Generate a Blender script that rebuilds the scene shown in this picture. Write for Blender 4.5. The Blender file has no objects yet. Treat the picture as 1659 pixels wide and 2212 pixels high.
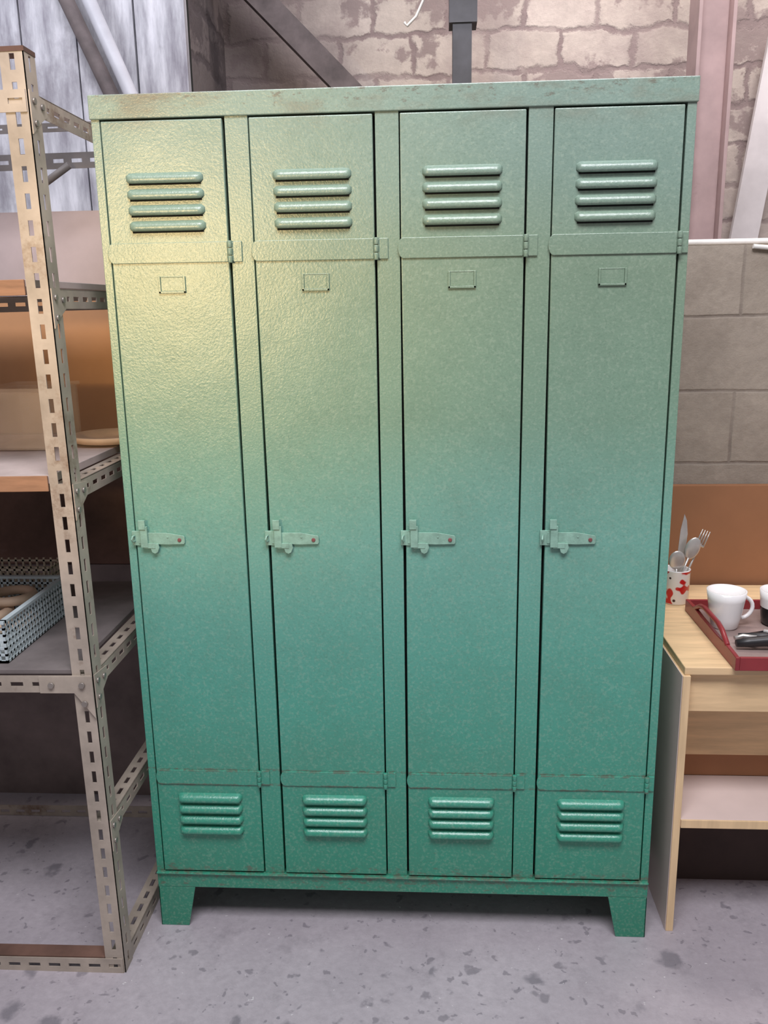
import bpy, bmesh, math, random
from mathutils import Vector, Matrix
random.seed(7)
S=bpy.context.scene
S.view_settings.view_transform='Standard'
COL=bpy.context.collection

# ---------------------------------------------------------------- materials
def mat(name):
    m=bpy.data.materials.new(name); m.use_nodes=True
    nt=m.node_tree; b=nt.nodes['Principled BSDF']
    return m,nt,b
def noise(nt,vec,scale,detail=4,rough=.55,dist=0):
    n=nt.nodes.new('ShaderNodeTexNoise'); n.inputs['Scale'].default_value=scale
    n.inputs['Detail'].default_value=detail; n.inputs['Roughness'].default_value=rough
    n.inputs['Distortion'].default_value=dist
    nt.links.new(vec,n.inputs['Vector']); return n.outputs['Fac']
def ramp(nt,fac,stops,interp='LINEAR'):
    r=nt.nodes.new('ShaderNodeValToRGB'); cr=r.color_ramp; cr.interpolation=interp
    while len(cr.elements)<len(stops): cr.elements.new(.5)
    for e,(p,c) in zip(cr.elements,stops):
        e.position=p; e.color=(c[0],c[1],c[2],1) if isinstance(c,(tuple,list)) else (c,c,c,1)
    nt.links.new(fac,r.inputs[0]); return r.outputs[0]
def mix(nt,fac,a,b,mode='MIX'):
    m=nt.nodes.new('ShaderNodeMix'); m.data_type='RGBA'; m.blend_type=mode
    for s,v in ((m.inputs[0],fac),(m.inputs[6],a),(m.inputs[7],b)):
        if hasattr(v,'is_output'): nt.links.new(v,s)
        elif isinstance(v,(int,float)): s.default_value=v
        else: s.default_value=(v[0],v[1],v[2],1)
    return m.outputs[2]
def math_(nt,op,a,b=0.0):
    m=nt.nodes.new('ShaderNodeMath'); m.operation=op
    for s,v in ((m.inputs[0],a),(m.inputs[1],b)):
        if hasattr(v,'is_output'): nt.links.new(v,s)
        else: s.default_value=v
    return m.outputs[0]
def objco(nt):
    return nt.nodes.new('ShaderNodeTexCoord').outputs['Object']
def mapping(nt,vec,scale=(1,1,1),rot=(0,0,0),loc=(0,0,0)):
    m=nt.nodes.new('ShaderNodeMapping'); m.inputs['Scale'].default_value=scale
    m.inputs['Rotation'].default_value=rot; m.inputs['Location'].default_value=loc
    nt.links.new(vec,m.inputs['Vector']); return m.outputs[0]
def bump(nt,b,h,strength=.3,dist=.002):
    n=nt.nodes.new('ShaderNodeBump'); n.inputs['Strength'].default_value=strength
    n.inputs['Distance'].default_value=dist; nt.links.new(h,n.inputs['Height'])
    nt.links.new(n.outputs[0],b.inputs['Normal'])
def simple(name,c,rough=.6,metal=0,var=.15,scale=12,bmp=.1,bd=.002,dirt=None,stretch=(1,1,1),alpha=None):
    m,nt,b=mat(name); v=mapping(nt,objco(nt),stretch)
    f=noise(nt,v,scale,6,.6)
    lo=[x*(1-var) for x in c]; hi=[min(1,x*(1+var)) for x in c]
    o=ramp(nt,f,[(.3,lo),(.7,hi)])
    if dirt:
        f2=noise(nt,v,scale*.45,8,.7); k=ramp(nt,f2,[(dirt[1],0.),(dirt[1]+.1,1.)])
        o=mix(nt,k,o,dirt[0])
    nt.links.new(o,b.inputs['Base Color'])
    b.inputs['Roughness'].default_value=rough; b.inputs['Metallic'].default_value=metal
    if alpha: b.inputs['Alpha'].default_value=alpha
    if bmp: bump(nt,b,noise(nt,v,scale*6,4),bmp,bd)
    return m

def paint():
    m,nt,b=mat('aged_green_paint_baked_light'); v=objco(nt)
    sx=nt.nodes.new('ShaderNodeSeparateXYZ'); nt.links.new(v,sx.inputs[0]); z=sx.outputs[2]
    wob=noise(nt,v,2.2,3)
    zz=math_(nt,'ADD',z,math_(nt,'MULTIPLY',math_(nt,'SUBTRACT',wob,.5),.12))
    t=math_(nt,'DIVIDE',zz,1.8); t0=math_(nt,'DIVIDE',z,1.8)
    # green enamel; warm light and cool sheen higher up painted in as height ramp
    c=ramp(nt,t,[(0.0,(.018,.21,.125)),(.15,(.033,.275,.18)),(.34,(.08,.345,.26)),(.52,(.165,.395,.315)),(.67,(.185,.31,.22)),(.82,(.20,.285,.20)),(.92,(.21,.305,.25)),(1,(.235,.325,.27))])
    c=mix(nt,ramp(nt,noise(nt,v,170,3),[(.50,.0),(.68,.17)]),c,(.50,.58,.45))
    c=mix(nt,ramp(nt,noise(nt,v,230,3),[(.52,.0),(.68,.20)]),c,(.06,.13,.09))
    c=mix(nt,ramp(nt,noise(nt,v,6,6,.65),[(.45,.0),(.75,.22)]),c,(.10,.17,.11))
    # chipped rusty spots: top band, strap edges, foot of the doors, bottom rail
    hi=ramp(nt,t0,[(.965,0.),(.997,.55)])
    lo=ramp(nt,t0,[(.055,.3),(.084,1.),(.099,.0)])
    def line(zc,w):
        d=math_(nt,'ABSOLUTE',math_(nt,'SUBTRACT',z,zc)); return ramp(nt,math_(nt,'DIVIDE',d,w),[(.5,1.),(1.,0.)])
    em=math_(nt,'MAXIMUM',hi,lo)
    for zc in (.408,.372,.150): em=math_(nt,'MAXIMUM',em,line(zc,.005))
    k=noise(nt,mapping(nt,v,(1,1,2)),38,8,.75)
    kk=math_(nt,'ADD',k,math_(nt,'MULTIPLY',em,.19))
    r=ramp(nt,kk,[(.65,0.),(.73,1.)])
    sp=ramp(nt,noise(nt,v,55,5,.6),[(.735,0.),(.76,1.)])
    r=math_(nt,'MAXIMUM',r,math_(nt,'MULTIPLY',sp,.8))
    c=mix(nt,math_(nt,'MULTIPLY',r,.62),c,(.13,.09,.065))
    sm=math_(nt,'MULTIPLY',ramp(nt,t0,[(.955,0.),(.99,1.)]),ramp(nt,noise(nt,mapping(nt,v,(1,1,2.5)),4.5,5,.6),[(.48,0.),(.66,.7)]))
    c=mix(nt,sm,c,(.19,.15,.10))
    nt.links.new(c,b.inputs['Base Color'])
    b.inputs['Roughness'].default_value=.30
    b.inputs['Specular IOR Level'].default_value=.7
    bump(nt,b,math_(nt,'ADD',noise(nt,v,240,3,.6),math_(nt,'MULTIPLY',noise(nt,v,5,2),6)),.40,.0013)
    return m
M={}
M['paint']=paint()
M['dark']=simple('dark_interior',(.006,.008,.007),.9,bmp=0)
M['latch']=simple('painted_latch',(.25,.43,.34),.45,var=.2,scale=60,bmp=.2)
M['rivet']=simple('red_rivet',(.22,.07,.07),.5)
M['steel']=simple('bare_steel',(.62,.60,.57),.3,metal=.6,bmp=0)
M['rack']=simple('beige_slotted_steel',(.40,.34,.28),.45,var=.25,scale=10,bmp=.15,dirt=((.19,.12,.08),.57))
M['rackdark']=simple('dark_slotted_steel',(.10,.09,.09),.6,var=.3,scale=10)
M['bolt']=simple('bolt_steel',(.30,.27,.24),.4,metal=.5)
M['pine']=simple('pine_wood',(.74,.53,.30),.55,var=.16,scale=6,bmp=.05,stretch=(1,8,8))
M['pinev']=simple('pine_wood_upright',(.72,.52,.30),.55,var=.12,scale=6,bmp=.05,stretch=(8,8,1))
M['pineside']=simple('side_board',(.66,.54,.50),.6,var=.08,scale=4,bmp=.05)
M['shelfedge']=simple('brown_board',(.30,.16,.09),.7,var=.3,scale=8,stretch=(1,6,6))
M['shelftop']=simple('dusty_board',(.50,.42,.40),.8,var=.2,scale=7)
M['shelflow']=simple('shaded_board',(.18,.155,.15),.8,var=.3,scale=7)  # shadow on the low shelf painted in as a darker board colour
M['orange']=simple('orange_lit_hardboard',(.52,.27,.13),.7,var=.15,scale=3,bmp=.05)  # brown hardboard with the warm light on it put into the base colour
M['orange2']=simple('brown_hardboard',(.33,.15,.07),.7,var=.12,scale=3,bmp=.05)
M['rust']=simple('rusty_board',(.17,.09,.065),.8,var=.5,scale=4,dirt=((.25,.17,.15),.58))
M['shelfshade']=simple('undershelf_shaded_panel',(.05,.03,.025),.8)  # shadow under the table shelf darkened into the panel colour
M['pinkboard']=simple('pinkish_board',(.43,.355,.35),.8,var=.18,scale=3)
M['darkwall']=simple('dark_skirting_render',(.20,.155,.145),.9,var=.35,scale=5)
M['blue']=simple('pale_blue_plastic',(.50,.58,.60),.4,var=.08)
M['bead']=simple('turned_light_wood',(.66,.48,.34),.6,var=.15,scale=15)
M['beigeplastic']=simple('beige_wire_plastic',(.60,.52,.40),.6)
M['clear']=simple('clear_plastic',(.85,.72,.62),.2,bmp=0,alpha=.28)
M['white']=simple('white_glaze',(.88,.86,.85),.18,var=.02,bmp=0)
M['black']=simple('black_glaze',(.012,.012,.014),.2,bmp=0)
M['blackp']=simple('black_plastic',(.02,.02,.022),.4)
M['red']=simple('dark_red_lacquer',(.25,.03,.035),.3,var=.15)
M['traybase']=simple('tray_base',(.30,.22,.20),.5,var=.2)
M['pinkpost']=simple('pink_primed_steel',(.42,.30,.29),.6,var=.25,scale=5,dirt=((.2,.13,.12),.62))
M['greypipe']=simple('grey_pipe',(.40,.40,.44),.5,var=.12)
M['beam']=simple('dark_steel_beam',(.05,.05,.058),.6,var=.4,scale=9)
M['brace']=simple('dark_brace',(.10,.08,.08),.8,var=.4)
M['whitetrim']=simple('white_trim',(.75,.72,.68),.5)
M['greyboard']=simple('grey_board',(.60,.56,.56),.8,var=.2,scale=4)

def cupmat():
    m,nt,b=mat('flower_cup_glaze'); v=objco(nt)
    vo=nt.nodes.new('ShaderNodeTexVoronoi'); vo.inputs['Scale'].default_value=32; nt.links.new(v,vo.inputs['Vector'])
    f=noise(nt,v,30,1,.4)
    c=ramp(nt,f,[(.49,(.86,.83,.8)),(.52,(.6,.02,.02))],'LINEAR')
    c=mix(nt,ramp(nt,vo.outputs['Distance'],[(.10,1.),(.14,0.)]),c,(.05,.02,.02))
    nt.links.new(c,b.inputs['Base Color']); b.inputs['Roughness'].default_value=.2
    return m
M['cup']=cupmat()

def floor_m():
    m,nt,b=mat('stained_concrete_floor'); v=objco(nt)
    c=ramp(nt,noise(nt,v,1.9,8,.65),[(.32,(.35,.315,.345)),(.68,(.47,.43,.46))])
    c=mix(nt,ramp(nt,noise(nt,v,60,6,.7),[(.35,.30),(.65,0.)]),c,(.25,.225,.245))
    d=nt.nodes.new('ShaderNodeVectorMath'); d.operation='ADD'
    nn=nt.nodes.new('ShaderNodeTexNoise'); nn.inputs['Scale'].default_value=30; nn.inputs['Detail'].default_value=6; nt.links.new(v,nn.inputs['Vector'])
    sc=nt.nodes.new('ShaderNodeVectorMath'); sc.operation='SCALE'; sc.inputs['Scale'].default_value=.065
    nt.links.new(nn.outputs['Color'],sc.inputs[0]); nt.links.new(v,d.inputs[0]); nt.links.new(sc.outputs[0],d.inputs[1])
    def blots(scale,rad,powr,col,amt,soft):
        vo=nt.nodes.new('ShaderNodeTexVoronoi'); vo.inputs['Scale'].default_value=scale; nt.links.new(d.outputs[0],vo.inputs['Vector'])
        s=nt.nodes.new('ShaderNodeSeparateColor'); nt.links.new(vo.outputs['Color'],s.inputs[0])
        R=math_(nt,'ADD',math_(nt,'MULTIPLY',math_(nt,'POWER',s.outputs[0],powr),rad),.0001)
        q=math_(nt,'DIVIDE',vo.outputs['Distance'],R)
        return math_(nt,'MULTIPLY',ramp(nt,q,[(1-soft,1.),(1.,0.)]),amt),col
    for a in ((10,.38,2.4,(.12,.115,.135),.62,.45),(21,.44,2.4,(.13,.12,.14),.55,.4),(48,.42,3.4,(.12,.11,.13),.5,.35),(80,.25,14,(.8,.78,.78),.6,.4)):
        f,cc=blots(*a); c=mix(nt,f,c,cc)
    c=mix(nt,ramp(nt,noise(nt,v,9,9,.75),[(.54,0.),(.68,.45)]),c,(.22,.20,.22))
    nt.links.new(c,b.inputs['Base Color']); b.inputs['Roughness'].default_value=.5
    bump(nt,b,noise(nt,v,45,8,.7),.35,.004)
    return m
M['floor']=floor_m()

def stone_m(name,bw,bh,cA,cB,cM,warp=.06,ms=.018,patch=.5,off=(0,0,0),joint=(.3,.5),dark=None,dk=(.5,.65,.5),corner=None):
    m,nt,b=mat(name); v=mapping(nt,objco(nt),(1,1,1),(math.pi/2,0,0),off)
    nn=nt.nodes.new('ShaderNodeTexNoise'); nn.inputs['Scale'].default_value=5; nn.inputs['Detail'].default_value=9; nn.inputs['Roughness'].default_value=.68; nt.links.new(v,nn.inputs['Vector'])
    sc=nt.nodes.new('ShaderNodeVectorMath'); sc.operation='SCALE'; sc.inputs['Scale'].default_value=warp
    d=nt.nodes.new('ShaderNodeVectorMath'); d.operation='ADD'
    nt.links.new(nn.outputs['Color'],sc.inputs[0]); nt.links.new(v,d.inputs[0]); nt.links.new(sc.outputs[0],d.inputs[1])
    br=nt.nodes.new('ShaderNodeTexBrick'); br.inputs['Scale'].default_value=1
    br.inputs['Brick Width'].default_value=bw; br.inputs['Row Height'].default_value=bh
    br.inputs['Mortar Size'].default_value=ms; br.inputs['Mortar Smooth'].default_value=.8
    br.inputs['Color1'].default_value=(*cA,1); br.inputs['Color2'].default_value=(*cB,1); br.inputs['Mortar'].default_value=(*cA,1)
    nt.links.new(d.outputs[0],br.inputs['Vector'])
    c=br.outputs['Color']
    c=mix(nt,ramp(nt,noise(nt,v,9,8,.65),[(.35,.35),(.65,0.)]),c,[x*.62 for x in cA])
    jm=math_(nt,'MULTIPLY',br.outputs['Fac'],ramp(nt,noise(nt,v,3.5,6,.6),[(joint[0],.2),(joint[1],1.)]))
    c=mix(nt,jm,c,cM)
    pn=math_(nt,'ADD',noise(nt,v,3.6,9,.66),math_(nt,'MULTIPLY',br.outputs['Fac'],.07))
    c=mix(nt,ramp(nt,pn,[(patch,0.),(patch+.035,.85)]),c,cM)
    c=mix(nt,ramp(nt,noise(nt,v,45,6,.7),[(.3,.3),(.6,0.)]),c,[x*.5 for x in cA])
    if dark:
        c=mix(nt,ramp(nt,noise(nt,v,2.3,6,.65),[(dk[0],0.),(dk[1],dk[2])]),c,dark)
    if corner:   # shade of the bay corner, plus grime, painted into the stone colour
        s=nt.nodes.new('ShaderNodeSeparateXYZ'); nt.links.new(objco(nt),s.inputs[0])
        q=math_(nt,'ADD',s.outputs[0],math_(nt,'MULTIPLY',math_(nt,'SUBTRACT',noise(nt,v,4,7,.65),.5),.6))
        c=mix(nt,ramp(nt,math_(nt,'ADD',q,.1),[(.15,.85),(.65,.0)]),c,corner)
    nt.links.new(c,b.inputs['Base Color']); b.inputs['Roughness'].default_value=.9
    h=math_(nt,'ADD',math_(nt,'MULTIPLY',jm,-.8),noise(nt,v,26,8,.7))
    bump(nt,b,h,.5,.008)
    return m
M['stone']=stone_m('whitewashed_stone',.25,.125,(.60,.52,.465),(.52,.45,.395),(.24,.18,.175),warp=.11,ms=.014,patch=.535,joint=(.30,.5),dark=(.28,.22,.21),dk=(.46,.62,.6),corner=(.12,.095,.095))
M['block']=stone_m('grey_concrete_blocks',.44,.195,(.42,.355,.29),(.37,.31,.25),(.21,.17,.14),warp=.012,ms=.006,patch=.66,off=(0.09,.0,0),joint=(.3,.6),dark=(.20,.16,.125),dk=(.43,.62,.65))
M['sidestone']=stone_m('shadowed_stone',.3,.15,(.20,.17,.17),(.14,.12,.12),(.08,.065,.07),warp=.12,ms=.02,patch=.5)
def plank_m():
    m,nt,b=mat('weathered_grey_planks'); v=objco(nt)
    s=mapping(nt,v,(5,5,.9))
    c=ramp(nt,noise(nt,s,3,8,.65),[(.36,(.21,.20,.235)),(.5,(.40,.40,.44)),(.66,(.63,.63,.68))])
    c=mix(nt,ramp(nt,noise(nt,mapping(nt,v,(1,1,.7)),2.6,7,.7),[(.48,0.),(.62,.75)]),c,(.17,.155,.18))
    nt.links.new(c,b.inputs['Base Color']); b.inputs['Roughness'].default_value=.85
    bump(nt,b,noise(nt,s,10,6),.5,.004); return m
M['plank']=plank_m()

# ---------------------------------------------------------------- mesh builder
class B:
    def __init__(s): s.bm=bmesh.new(); s.mats=[]
    def mi(s,k):
        if k not in s.mats: s.mats.append(k)
        return s.mats.index(k)
    def box(s,x0,x1,y0,y1,z0,z1,k,M4=None):
        r=bmesh.ops.create_cube(s.bm,size=1)
        T=Matrix.Translation(((x0+x1)/2,(y0+y1)/2,(z0+z1)/2))@Matrix.Diagonal((abs(x1-x0),abs(y1-y0),abs(z1-z0),1))
        if M4: T=M4@T
        bmesh.ops.transform(s.bm,matrix=T,verts=r['verts'])
        i=s.mi(k)
        for f in {f for v in r['verts'] for f in v.link_faces}: f.material_index=i
        return r['verts']
    def prism(s,pts,axis,a,b,k,M4=None):
        def P(p,t):
            q={'y':(p[0],t,p[1]),'x':(t,p[0],p[1]),'z':(p[0],p[1],t)}[axis]
            return (M4@Vector(q)) if M4 else Vector(q)
        A=[s.bm.verts.new(P(p,a)) for p in pts]; Bv=[s.bm.verts.new(P(p,b)) for p in pts]
        i=s.mi(k); n=len(pts); fs=[s.bm.faces.new(A),s.bm.faces.new(Bv[::-1])]
        for j in range(n): fs.append(s.bm.faces.new((A[j],Bv[j],Bv[(j+1)%n],A[(j+1)%n])))
        for f in fs: f.material_index=i
        return A+Bv
    def tube(s,path,r,k,seg=10,cap=True,closed=False):
        path=[Vector(p) for p in path]; n=len(path); rs=r if isinstance(r,(list,tuple)) else [r]*n
        rings=[]; prev=None; i=s.mi(k)
        for j,p in enumerate(path):
            if closed: t=(path[(j+1)%n]-path[j-1]).normalized()
            else: t=(path[min(j+1,n-1)]-path[max(j-1,0)]).normalized()
            if prev is None:
                u=t.cross(Vector((0,0,1)))
                if u.length<.05: u=t.cross(Vector((1,0,0)))
                u.normalize()
            else: u=(prev-t*prev.dot(t)).normalized()
            prev=u; w=t.cross(u)
            rings.append([s.bm.verts.new(p+(u*math.cos(a)+w*math.sin(a))*rs[j]) for a in [2*math.pi*q/seg for q in range(seg)]])
        m=n if closed else n-1
        for j in range(m):
            A=rings[j];C=rings[(j+1)%n]
            for q in range(seg):
                f=s.bm.faces.new((A[q],A[(q+1)%seg],C[(q+1)%seg],C[q])); f.material_index=i; f.smooth=True
        if cap and not closed:
            s.bm.faces.new(rings[0][::-1]).material_index=i; s.bm.faces.new(rings[-1]).material_index=i
    def lathe(s,c,prof,k,seg=40,ks=None,M4=None):
        rings=[]
        for r,z in prof:
            ring=[]
            for q in range(seg):
                a=2*math.pi*q/seg; p=Vector((r*math.cos(a),r*math.sin(a),z))
                if M4: p=M4@p
                ring.append(s.bm.verts.new(p+Vector(c)))
            rings.append(ring)
        for j in range(len(rings)-1):
            i=s.mi(ks[j] if ks else k)
            for q in range(seg):
                f=s.bm.faces.new((rings[j][q],rings[j][(q+1)%seg],rings[j+1][(q+1)%seg],rings[j+1][q])); f.material_index=i; f.smooth=True
        for ring,fl in ((rings[0],True),(rings[-1],False)):
            f=s.bm.faces.new(ring[::-1] if fl else ring); f.material_index=s.mi(k)
    def done(s,name,parent=None,bevel=0,seg=2,recalc=True,mat4=None):
        if recalc: bmesh.ops.recalc_face_normals(s.bm,faces=s.bm.faces)
        if mat4: bmesh.ops.transform(s.bm,matrix=mat4,verts=s.bm.verts)
        me=bpy.data.meshes.new(name); s.bm.to_mesh(me); s.bm.free()
        for k in s.mats: me.materials.append(M[k])
        o=bpy.data.objects.new(name,me); COL.objects.link(o)
        if parent: o.parent=parent; o.matrix_parent_inverse=parent.matrix_basis.inverted()
        if bevel:
            md=o.modifiers.new('bevel','BEVEL'); md.width=bevel; md.segments=seg; md.limit_method='ANGLE'; md.angle_limit=math.radians(40)
        return o
def empty(name,loc=(0,0,0)):
    e=bpy.data.objects.new(name,None); e.location=loc; COL.objects.link(e); e.empty_display_size=.1
    bpy.context.view_layer.update(); return e

# ---------------------------------------------------------------- room
b=B(); b.box(-3,3.5,-5,1.75,-.06,0,'floor'); b.done('floor')
b=B(); b.box(-3,3.5,1.5,1.7,0,3.6,'stone'); b.done('wall_back')
b=B(); b.box(-3,3.5,.64,.80,0,1.55,'block'); b.done('wall_low')
b=B()
x=-.075
while x>-2.4:
    w=random.uniform(.13,.2); b.box(x-w+.006,x,1.0+random.uniform(0,.012),1.03,1.2,3.6,'plank'); x-=w
b.box(-2.5,-.075,1.031,1.05,0,3.6,'dark')
b.done('wall_left_planks')
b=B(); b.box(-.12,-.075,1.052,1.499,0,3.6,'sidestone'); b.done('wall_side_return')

# ---------------------------------------------------------------- locker
W=1.121; D=.50; DX=[.0185,.3005,.5825,.8665]; DW=[.2335,.2335,.2345,.2355]
L=empty('metal_locker',(W/2,D/2,0))
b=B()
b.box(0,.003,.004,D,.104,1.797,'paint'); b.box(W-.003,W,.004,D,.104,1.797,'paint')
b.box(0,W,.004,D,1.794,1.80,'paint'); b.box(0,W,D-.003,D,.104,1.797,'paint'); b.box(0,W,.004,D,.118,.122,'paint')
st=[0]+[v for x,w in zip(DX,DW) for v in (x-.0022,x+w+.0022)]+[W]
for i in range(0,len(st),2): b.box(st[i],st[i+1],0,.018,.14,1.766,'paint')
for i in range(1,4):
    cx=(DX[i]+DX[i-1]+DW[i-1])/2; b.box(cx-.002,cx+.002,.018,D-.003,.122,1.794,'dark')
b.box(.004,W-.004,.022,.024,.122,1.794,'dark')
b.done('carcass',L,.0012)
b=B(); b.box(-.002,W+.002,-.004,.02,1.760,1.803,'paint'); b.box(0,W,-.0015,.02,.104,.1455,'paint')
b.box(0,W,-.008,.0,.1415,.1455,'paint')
b.done('top_and_bottom_rails',L,.0018)
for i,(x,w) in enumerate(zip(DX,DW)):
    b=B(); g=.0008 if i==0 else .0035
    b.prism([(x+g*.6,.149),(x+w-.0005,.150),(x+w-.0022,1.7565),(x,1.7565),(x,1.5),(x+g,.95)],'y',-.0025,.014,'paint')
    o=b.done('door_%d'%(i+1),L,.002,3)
    b=B()
    def louvre(x0,x1,zt,h,dep):
        prof=[(0,0),(-.12,-.45),(-.30,-.82),(-.52,-1),(-.76,-1.02),(-.94,-.86),(-1,-.6),(-.97,-.1)]
        n=26; rings=[]; ip=b.mi('paint')
        for q in range(n+1):
            t=q/n; X=x0+(x1-x0)*t; e=min(X-x0,x1-X)/.010; sc=math.sqrt(max(0,1-(1-min(1,e))**2)); sc=max(sc,.05)
            zc=zt-h*.5
            rings.append([b.bm.verts.new((X,-.0024+p[1]*dep*sc, zc+(p[0]+.5)*h*(.45+.55*sc))) for p in prof])
        for q in range(n):
            for j in range(len(prof)-1):
                f=b.bm.faces.new((rings[q][j],rings[q+1][j],rings[q+1][j+1],rings[q][j+1])); f.material_index=ip; f.smooth=j<6
        b.bm.faces.new(rings[0]).material_index=ip; b.bm.faces.new(rings[-1]).material_index=ip
        b.box(x0+.005,x1-.005,-.0036,-.002,zt-h-.0028,zt-h+.001,'dark')
    for j in range(4):
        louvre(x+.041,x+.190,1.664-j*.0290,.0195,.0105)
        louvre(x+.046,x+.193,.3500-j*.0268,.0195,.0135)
    b.done('louvres_%d'%(i+1),L)
    b=B()
    for z0,z1,lx in ((1.4985,1.5365,-.006),(.3725,.4075,.000)):
        r=(z1-z0)/2; zc=(z0+z1)/2; hx=x+w
        pts=[(x+lx+r*(1-math.cos(a))*.55, zc+r*math.sin(a)) for a in [math.radians(d) for d in range(-90,91,15)]]
        pts=pts+[(hx-.004,z1),(hx-.004,z0)]
        b.prism(pts[::-1],'y',-.0055,-.0022,'paint')
        ex=min(hx+.0235,W-.001)
        b.box(hx+.006,ex,-.0036,.0005,z0,z1,'paint')
        b.box(hx-.005,hx+.007,-.0042,-.001,z0+.002,z1-.002,'paint')
        for q in range(3):
            za=z0-.002+q*(z1-z0+.004)/3; zb=za+(z1-z0+.004)/3-.0010
            b.tube([(hx+.001,-.0075,za),(hx+.001,-.0075,zb)],.0045,'paint',12)
    b.done('strap_hinges_%d'%(i+1),L,.0009)
    b=B(); lx0=x+.0895; lx1=x+.1425; z0=1.4415; z1=1.4735
    b.box(lx0,lx0+.004,-.0060,-.002,z0,z1,'paint'); b.box(lx1-.004,lx1,-.0060,-.002,z0,z1,'paint'); b.box(lx0,lx1,-.0060,-.002,z0,z0+.004,'paint')
    b.box(lx0,lx1,-.0038,-.002,z1-.002,z1,'paint'); b.box(lx0+.004,lx1-.004,-.0032,-.002,z0+.004,z1-.002,'paint')
    b.done('label_holder_%d'%(i+1),L,.0005)
    b=B(); s=x-.009
    hasp=[(s+.016,.934),(s+.016,.9575),(s+.075,.9575),(s+.112,.951),(s+.114,.948),(s+.114,.936),(s+.112,.933),(s+.075,.932)]
    b.prism(hasp,'y',-.0075,-.004,'latch')
    b.box(s+.002,s+.030,-.006,-.0005,.930,.961,'latch')
    b.box(s+.022,s+.037,-.013,-.0075,.927,.972,'latch')
    b.box(s+.020,s+.034,-.015,-.0105,.966,.986,'latch')
    b.box(s+.028,s+.052,-.012,-.0075,.925,.936,'latch')
    b.prism([(s+.042,.935),(s+.058,.935),(s+.060,.926),(s+.056,.916),(s+.050,.913),(s+.044,.916),(s+.041,.926)],'y',-.011,-.0075,'latch')
    b.tube([(s+.008,-.002,.951),(s+.006,-.014,.951),(s+.005,-.018,.946),(s+.006,-.014,.940),(s+.008,-.002,.940)],.0022,'latch',8)
    b.tube([(s+.103,-.0095,.942),(s+.103,-.004,.942)],[.0035,.0055],'rivet',16)
    b.tube([(s+.078,-.0085,.948),(s+.078,-.004,.948)],.002,'latch',10)
    b.done('hasp_latch_%d'%(i+1),L,.001)
b=B()
for (xa,sg) in ((0,1),(W,-1)):
    for (ya,sy) in ((-.001,1),(D-.003,-1)):
        def X(v): return xa+sg*v
        b.prism([(X(0),.104),(X(.087),.104),(X(.066),.0),(X(0),.0)],'y',ya,ya+.0035,'paint')
        y2=ya if sy>0 else ya+.0035
        b.prism([(y2,.104),(y2+sy*.08,.104),(y2+sy*.06,0),(y2,0)],'x',X(0),X(.0035),'paint')
b.done('feet',L,.0012)

# ---------------------------------------------------------------- slotted-angle helpers
def slotted(b,p0,dirv,ln,wv,nv,k,w=.04,th=.0022,pitch=.045,slot=.026,sw=.009,off=.012):
    p0=Vector(p0);d=Vector(dirv).normalized();u=Vector(wv).normalized();n=Vector(nv).normalized()
    R=Matrix((( d.x,u.x,n.x,p0.x),(d.y,u.y,n.y,p0.y),(d.z,u.z,n.z,p0.z),(0,0,0,1)))
    a=(w-sw)/2
    b.box(0,ln,0,a,0,th,k,R); b.box(0,ln,a+sw,w,0,th,k,R)
    s=0; e=off
    while e<ln:
        b.box(s,e,a,a+sw,0,th,k,R); s=e+slot; e=s+pitch-slot
    b.box(min(s,ln-.001),ln,a,a+sw,0,th,k,R)
RX=-.032; RY=-.152; RH=1.843; RL=-.98; RD=.43
tilt=Matrix.Translation((RX,0,0))@Matrix.Rotation(-.009,4,'Y')@Matrix.Translation((-RX,0,0))
K=empty('slotted_angle_shelving_rack',(RX,RY,0))
b=B()
for (cx,sx) in ((RX,-1),(RL,1)):
    for (cy,sy) in ((RY,1),(RD,-1)):
        slotted(b,(cx,cy,0),(0,0,1),RH,(sx,0,0),(0,sy,0),'rack',w=.043)
        slotted(b,(cx,cy,0),(0,0,1),RH,(0,sy,0),(sx,0,0),'rack',w=.043)
b.box(RX-.046,RX+.001,RY-.001,RY+.044,RH-.002,RH+.006,'rust')
b.done('posts',K,mat4=tilt)
b=B()
lev=[.0,.665,1.055,1.415,1.745]
for z in lev:
    if z in (.0,.665,1.745):
        slotted(b,(RL,RY-.0025,z),(1,0,0),RX-RL-.004,(0,0,1),(0,1,0),'rack',w=.036)
    slotted(b,(RL,RD+.0025,z),(1,0,0),RX-RL-.004,(0,0,1),(0,-1,0),'rackdark' if z>1.5 else 'rack',w=.036)
for z in lev+[.335]:
    for cx,s in ((RX-.0025,-1),(RL,1)):
        slotted(b,(cx,RY+.004,z),(0,1,0),RD-RY-.008,(0,0,1),(s,0,0),'rack',w=.036)
        slotted(b,(cx,RY+.004,z+.036),(0,1,0),RD-RY-.008,(s,0,0),(0,0,-1),'rack',w=.036)
slotted(b,(RL,RD-.01,1.825),(1,0,0),RX-RL-.004,(0,0,1),(0,-1,0),'rackdark',w=.02,sw=.004)
b.box(RL,RX-.045,RY+.002,RY+.036,.034,.037,'rust')
b.tube([(-.30,RD-.02,1.69),(-.20,RD-.02,1.75)],.009,'rackdark',8)
b.done('beams',K,mat4=tilt)
b=B()
for z in (.665,):
    b.prism([(RX-.11,z),(RX-.04,z),(RX-.001,z-.055),(RX-.001,z+.036),(RX-.11,z+.036)][::-1],'y',RY-.006,RY-.0035,'rack')
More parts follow.
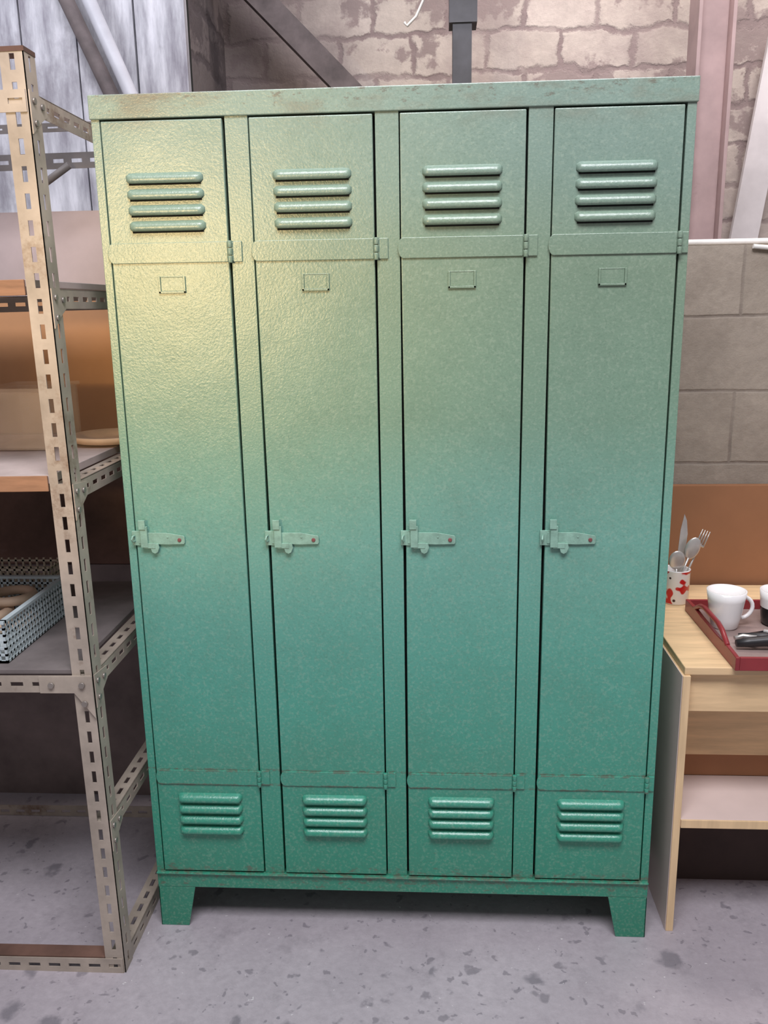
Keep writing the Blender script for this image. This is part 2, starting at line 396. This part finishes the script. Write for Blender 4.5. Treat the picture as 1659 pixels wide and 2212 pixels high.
for z in lev[1:]+[.335]:
    b.prism([(RY+.001,z-.035),(RY+.035,z-.012),(RY+.065,z+.004),(RY+.065,z+.03),(RY+.001,z+.036)],'x',RX+.0002,RX+.0022,'rack')
    for (dy,dz) in ((.014,-.016),(.014,.02),(.045,.016)):
        b.tube([(RX+.001,RY+dy,z+dz),(RX+.006,RY+dy,z+dz)],.006,'bolt',6)
for (dx,dz) in ((-.085,.018),(-.022,.018),(-.02,-.022)):
    b.tube([(RX+dx,RY-.0045,.665+dz),(RX+dx,RY-.011,.665+dz)],.0065,'bolt',6)
b.done('gussets_and_bolts',K,mat4=tilt)
b=B()
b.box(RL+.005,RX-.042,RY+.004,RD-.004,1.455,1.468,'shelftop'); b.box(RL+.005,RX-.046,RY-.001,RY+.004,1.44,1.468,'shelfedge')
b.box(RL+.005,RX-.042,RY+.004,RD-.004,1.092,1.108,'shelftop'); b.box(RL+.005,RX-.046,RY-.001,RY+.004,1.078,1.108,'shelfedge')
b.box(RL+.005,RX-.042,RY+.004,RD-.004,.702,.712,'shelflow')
b.done('shelf_boards',K,.001,mat4=tilt)

PY=.545
b=B(); b.box(-1.6,-.02,PY,.632,0,.72,'darkwall'); b.done('wall_panel_lower')
b=B(); b.box(-1.6,-.02,PY,.632,.722,1.09,'rust'); b.done('rusty_wall_board')
b=B(); b.box(-1.6,-.02,PY,.632,1.092,1.45,'orange'); b.done('orange_lit_hardboard_panel')
b=B(); b.box(-1.6,-.02,PY,.632,1.452,1.66,'pinkboard'); b.done('pinkish_board')

C=empty('perforated_plastic_crate',(-.42,.04,.712))
b=B(); T=Matrix.Translation((-.42,.03,.7125))
def perf(b,p0,d,ln,h,n,k,M4,cell=.014,th=.003):
    d=Vector(d).normalized(); nrm=Vector(n)
    Rm=M4@Matrix(((d.x,0,nrm.x,p0[0]),(d.y,0,nrm.y,p0[1]),(0,1,0,p0[2]),(0,0,0,1)))
    q=0
    while q<=ln: b.box(q,min(q+.005,ln),0,h,0,th,k,Rm); q+=cell
    q=0
    while q<=h: b.box(0,ln,q,min(q+.005,h),0,th,k,Rm); q+=cell
hw,hd,hh=.19,.15,.085
perf(b,(-hw,-hd,0),(1,0,0),2*hw,hh,(0,1,0),'blue',T); perf(b,(-hw,hd,0),(1,0,0),2*hw,hh,(0,1,0),'blue',T)
perf(b,(-hw,-hd,0),(0,1,0),2*hd,hh,(1,0,0),'blue',T); perf(b,(hw,-hd,0),(0,1,0),2*hd,hh,(1,0,0),'blue',T)
b.box(-hw,hw,-hd,hd,0,.004,'blue',T)
for a in (-hd,hd): b.box(-hw-.006,hw+.006,a-.006,a+.006,hh,hh+.006,'blue',T)
for a in (-hw,hw): b.box(a-.006,a+.006,-hd,hd,hh,hh+.006,'blue',T)
b.done('crate_shell',C)
b=B(); XB=-.285
for yy in (.22,.30): perf(b,(-.75,yy,.7125),(1,0,0),.75+XB,.10,(0,1,0),'beigeplastic',Matrix.Identity(4),cell=.018)
for xx in (-.75,XB-.003): perf(b,(xx,.22,.7125),(0,1,0),.08,.10,(1,0,0),'beigeplastic',Matrix.Identity(4),cell=.018)
b.box(-.75,XB,.22,.303,.7125,.716,'beigeplastic')
b.done('wire_grid_basket')
for i,(rx,ry,rz,rr) in enumerate(((-.36,.05,.722,.05),(-.30,.08,.722,.035),(-.37,.07,.744,.05),(-.33,.12,.766,.045))):
    b=B()
    pth=[(rx+rr*math.cos(a),ry+rr*math.sin(a),rz+.008) for a in [2*math.pi*q/28 for q in range(28)]]
    b.tube(pth,.011,'bead',10,closed=True); b.done('wooden_ring_%d'%(i+1),C)
b=B(); b.lathe((-.115,.26,1.1085),[(.05,0),(.085,.006),(.095,.02),(.09,.022),(.08,.011),(.05,.006)],'bead',40); b.done('shallow_dish')
T=Matrix.Translation((-.30,.25,1.1085)); b=B()
b.box(-.075,.075,-.1,.1,0,.003,'clear',T)
for a in (-.075,.072): b.box(a,a+.003,-.1,.1,.003,.13,'clear',T)
for a in (-.1,.097): b.box(-.072,.072,a,a+.003,.003,.13,'clear',T)
b.box(-.08,.08,-.105,.105,.13,.138,'clear',T); b.done('clear_storage_box',None,.001)

# ---------------------------------------------------------------- desk right
Kd=empty('pine_side_table',(1.5,.3,0))
TT=.650
b=B()
b.box(1.174,1.190,.022,.57,0,TT-.018,'pinev'); b.box(1.1725,1.174,.024,.57,0,TT-.018,'pineside')
b.box(1.95,1.966,.022,.57,0,TT-.018,'pinev')
b.done('side_panels',Kd,.001)
b=B(); b.box(1.178,1.975,.028,.59,TT-.018,TT,'pine'); b.done('table_top',Kd,.002)
b=B(); b.box(1.190,1.95,.045,.061,.540,TT-.018,'pine'); b.box(1.190,1.95,.197,.21,.352,TT-.018,'pine'); b.done('apron',Kd,.001)
b=B(); b.box(1.190,1.95,.022,.21,.272,.29,'pineside'); b.box(1.190,1.95,.018,.022,.270,.29,'pinev'); b.done('lower_shelf',Kd,.001)
b=B(); b.box(1.190,1.95,.211,.219,.29,TT-.018,'orange2'); b.box(1.190,1.95,.211,.219,0,.289,'shelfshade'); b.done('back_panel',Kd)
b=B(); b.box(1.02,2.3,.605,.632,0,.925,'orange2'); b.done('brown_splash_board')
TZ=TT+.0005
b=B(); tx0,tx1,ty0,ty1=1.285,1.73,.018,.375
b.box(tx0,tx1,ty0,ty1,TZ,TZ+.007,'traybase')
b.box(tx0,tx1,ty0-.008,ty0,TZ,TZ+.03,'red'); b.box(tx0,tx1,ty1,ty1+.008,TZ,TZ+.03,'red')
for xx in (tx0-.009,tx1):
    b.prism([(ty0-.008,TZ),(ty0-.008,TZ+.03),(ty0+.07,TZ+.033),(ty0+.12,TZ+.03),(ty1-.12,TZ+.03),(ty1-.07,TZ+.033),(ty1+.008,TZ+.03),(ty1+.008,TZ)],'x',xx,xx+.009,'red')
    b.tube([(xx+.0045,ty0+.06,TZ+.03),(xx+.0045,ty0+.1,TZ+.05),(xx+.0045,ty0+.13,TZ+.056),(xx+.0045,ty1-.13,TZ+.056),(xx+.0045,ty1-.1,TZ+.05),(xx+.0045,ty1-.06,TZ+.03)],.006,'red',10)
b.done('serving_tray',None,.0015)
def mug(name,c,R0,R1,h,ko,kl=None,ang=0):
    b=B(); t=.0035
    prof=[(R0*.9,0),(R0,.004)]+[(R0+(R1-R0)*(s**.8),.004+(h-.004)*s) for s in (.25,.5,.75,1)]+[(R1-t,h)]+[(R0-t+(R1-R0)*s,.008+(h-.008)*s) for s in (.7,.35,.02)]
    ks=None
    if kl: ks=[ko,ko,ko,kl,kl]+[kl]*(len(prof)-6)
    b.lathe(c,prof,ko,44,ks)
    ca,sa=math.cos(ang),math.sin(ang); pts=[]
    for d in range(-80,81,16):
        a=math.radians(d); rr=R0+(R1-R0)*.5+ .028*math.cos(a)*1.1-.004; zz=h*.52+h*.30*math.sin(a)
        pts.append((c[0]+rr*ca,c[1]+rr*sa,c[2]+zz))
    b.tube(pts,.0048,kl or ko,10)
    return b.done(name)
mug('white_mug',(1.330,.25,TZ+.0075),.030,.045,.092,'white',None,math.radians(5))
mug('black_and_white_mug',(1.462,.27,TZ+.0075),.038,.046,.085,'black','white',math.radians(20))
b=B()
z=TZ+.022
b.tube([(1.31,.11,z),(1.34,.11,z+.003),(1.39,.11,z+.008),(1.44,.09,z+.006)],[.008,.011,.013,.010],'blackp',10)
b.tube([(1.33,.155,z),(1.38,.145,z+.003),(1.43,.125,z+.006),(1.47,.12,z+.004)],[.006,.009,.011,.008],'blackp',10)
b.tube([(1.315,.135,z+.002),(1.335,.14,z+.006),(1.36,.125,z+.008)],.005,'steel',8)
b.done('pliers')
b=B(); T=Matrix.Translation((1.43,.193,TZ+.0075))@Matrix.Rotation(.35,4,'Z'); b.box(-.06,.06,-.025,.025,0,.006,'blackp',T); b.box(-.055,.055,-.021,.021,.006,.0075,'black',T); b.done('black_phone',None,.001)
b=B(); b.tube([(1.385,.15,TZ+.035),(1.43,.09,TZ+.047)],.005,'white',10); b.done('white_pen')
cc=(1.269,.450,TZ)
U=empty('utensil_cup',cc)
b=B(); b.lathe(cc,[(.031,0),(.033,.003),(.034,.088),(.0345,.09),(.031,.09),(.030,.088),(.029,.006)],'cup',40,ks=['white','cup','white','white','white','white']); b.done('cup_body',U)
def spoon(name,base,tip,bowl=(.020,.032)):
    b=B(); base=Vector(base);tip=Vector(tip); d=(tip-base).normalized()
    b.tube([base,base+(tip-base)*.5,tip],[.003,.0022,.0028],'steel',8)
    side=d.cross(Vector((0,1,0))).normalized(); nrm=side.cross(d)
    R=Matrix(((side.x,nrm.x,d.x),(side.y,nrm.y,d.y),(side.z,nrm.z,d.z))).to_4x4()
    T=Matrix.Translation(tip+d*bowl[1]*.9)@R@Matrix.Diagonal((bowl[0],.005,bowl[1],1))
    r=bmesh.ops.create_uvsphere(b.bm,u_segments=20,v_segments=12,radius=1,matrix=T)
    i=b.mi('steel')
    for f in {f for v in r['verts'] for f in v.link_faces}: f.material_index=i; f.smooth=True
    b.done(name,U)
x0,y0,z0=cc
spoon('spoon_1',(x0-.005,y0-.01,z0+.01),(x0-.007,y0-.02,z0+.095),(.021,.026))
spoon('spoon_2',(x0-.01,y0,z0+.01),(x0+.026,y0-.005,z0+.120),(.019,.030))
b=B(); p=Vector((x0,y0,z0+.01)); q=Vector((x0+.055,y0+.005,z0+.150)); b.tube([p,q],[.003,.0025],'steel',8)
d=(q-p).normalized(); s=Vector((d.z,0,-d.x))
b.tube([q-s*.011,q+s*.011],.0035,'steel',6)
for t in (-.010,-.0033,.0033,.010): b.tube([q+s*t,q+s*t+d*.042],[.0024,.0012],'steel',6)
b.done('fork',U)
b=B(); p=Vector((x0+.004,y0+.01,z0+.01)); T=Matrix.Translation(p)@Matrix.Rotation(.06,4,'Y')
b.prism([(-.009,0),(-.009,.18),(-.004,.222),(.004,.205),(.010,.17),(.008,0)],'y',-.0008,.0008,'steel',T); b.done('knife',U)

# ---------------------------------------------------------------- background steelwork
b=B()
b.box(.70,.755,1.02,1.028,1.86,3.5,'beam'); b.box(.70,.755,1.082,1.09,1.86,3.5,'beam'); b.box(.723,.732,1.028,1.082,1.86,3.5,'beam')
b.box(.69,.77,1.015,1.095,2.2,3.5,'beam'); b.box(.70,.755,1.02,1.09,0,1.86,'beam')
b.tube([(.70,1.05,2.45),(.64,1.05,2.32),(.595,1.05,2.23),(.568,1.05,2.205),(.560,1.05,2.215)],.004,'whitetrim',8)
b.done('steel_column')
b=B(); b.box(1.375,1.385,.95,1.05,0,3.5,'pinkpost'); b.box(1.468,1.478,.95,1.05,0,3.5,'pinkpost'); b.box(1.385,1.468,.99,1.0,0,3.5,'pinkpost')
b.tube([(1.26,1.2,1.93),(1.33,1.2,1.99),(1.40,1.1,2.03),(1.40,1.052,2.2)],.004,'brace',8)
b.done('steel_post',None,.001)
b=B(); b.tube([(-.42,.93,2.5),(-.16,.93,1.85),(.58,.93,.02)],.020,'greypipe',16); b.done('diagonal_pipe')
b=B(); b.tube([(-.50,.965,2.5),(-.22,.965,1.85),(.52,.97,.02)],.022,'brace',12); b.done('diagonal_dark_rod')
b=B(); T=Matrix.Translation((.16,1.27,2.3))@Matrix.Rotation(math.radians(45),4,'Y'); b.box(-.7,3.05,-.04,.04,-.035,.035,'brace',T); b.done('diagonal_brace')
b=B(); b.tube([(1.0,.66,1.5585),(2.6,.66,1.5585)],.008,'whitetrim',12); b.tube([(1.46,.632,1.545),(1.6,.632,1.53),(2.4,.632,1.5)],.006,'whitetrim',10); b.done('white_ledge_pipe')
for i,(xa,ang,w,y) in enumerate(((1.50,7,.09,1.42),(1.60,10,.07,1.38),(1.78,4,.13,1.45))):
    b=B(); T=Matrix.Translation((xa,y,0))@Matrix.Rotation(math.radians(ang),4,'Y'); b.box(-w*.5,w*.5,-.01,.01,.03,2.28-.04*i,'greyboard',T); b.done('leaning_board' if i==0 else 'leaning_board.%03d'%i)

# ---------------------------------------------------------------- lights
def aim(o,loc,tgt):
    o.location=loc; o.rotation_euler=(Vector(tgt)-Vector(loc)).to_track_quat('-Z','Y').to_euler(); COL.objects.link(o)
def area(name,loc,tgt,sx,sy,pw,col):
    l=bpy.data.lights.new(name,'AREA'); l.shape='RECTANGLE'; l.size=sx; l.size_y=sy; l.energy=pw; l.color=col
    aim(bpy.data.objects.new(name,l),loc,tgt)
area('cool_skylight_lamp',(.7,-1.9,4.0),(.55,-.2,.3),2.4,1.2,162,(.95,.94,1))
area('back_bay_lamp',(1.4,.75,3.3),(1.45,1.5,1.8),1.3,.3,30,(1,.89,.85))
area('left_bay_lamp',(-.9,.2,3.1),(-.7,1.0,1.9),.6,.4,13,(.88,.91,1))
l=bpy.data.lights.new('warm_workshop_spot','SPOT'); l.energy=230; l.color=(1,.70,.33); l.spot_size=math.radians(27); l.spot_blend=1; l.shadow_soft_size=.09
aim(bpy.data.objects.new('warm_workshop_spot',l),(-.75,-3.0,1.68),(.14,0,1.47))
w=bpy.data.worlds.new('world'); S.world=w; w.use_nodes=True
w.node_tree.nodes['Background'].inputs[0].default_value=(.84,.78,.82,1); w.node_tree.nodes['Background'].inputs[1].default_value=.31

# ---------------------------------------------------------------- camera
cx,cy,cz,yaw,pit,rol,f=.6457,-1.7073,1.4072,-.0611,.234,-.0167,1850.33
fw=Vector((math.sin(yaw)*math.cos(pit),math.cos(yaw)*math.cos(pit),-math.sin(pit))); rt=Vector((math.cos(yaw),-math.sin(yaw),0)); up=rt.cross(fw)
r2=rt*math.cos(rol)+up*math.sin(rol); u2=-rt*math.sin(rol)+up*math.cos(rol)
cam=bpy.data.cameras.new('camera'); cam.sensor_fit='VERTICAL'; cam.sensor_height=36; cam.sensor_width=27; cam.lens=f*36/2212; cam.clip_start=.05
co=bpy.data.objects.new('camera',cam); COL.objects.link(co)
co.matrix_world=Matrix(((r2.x,u2.x,-fw.x,cx),(r2.y,u2.y,-fw.y,cy),(r2.z,u2.z,-fw.z,cz),(0,0,0,1)))
S.camera=co
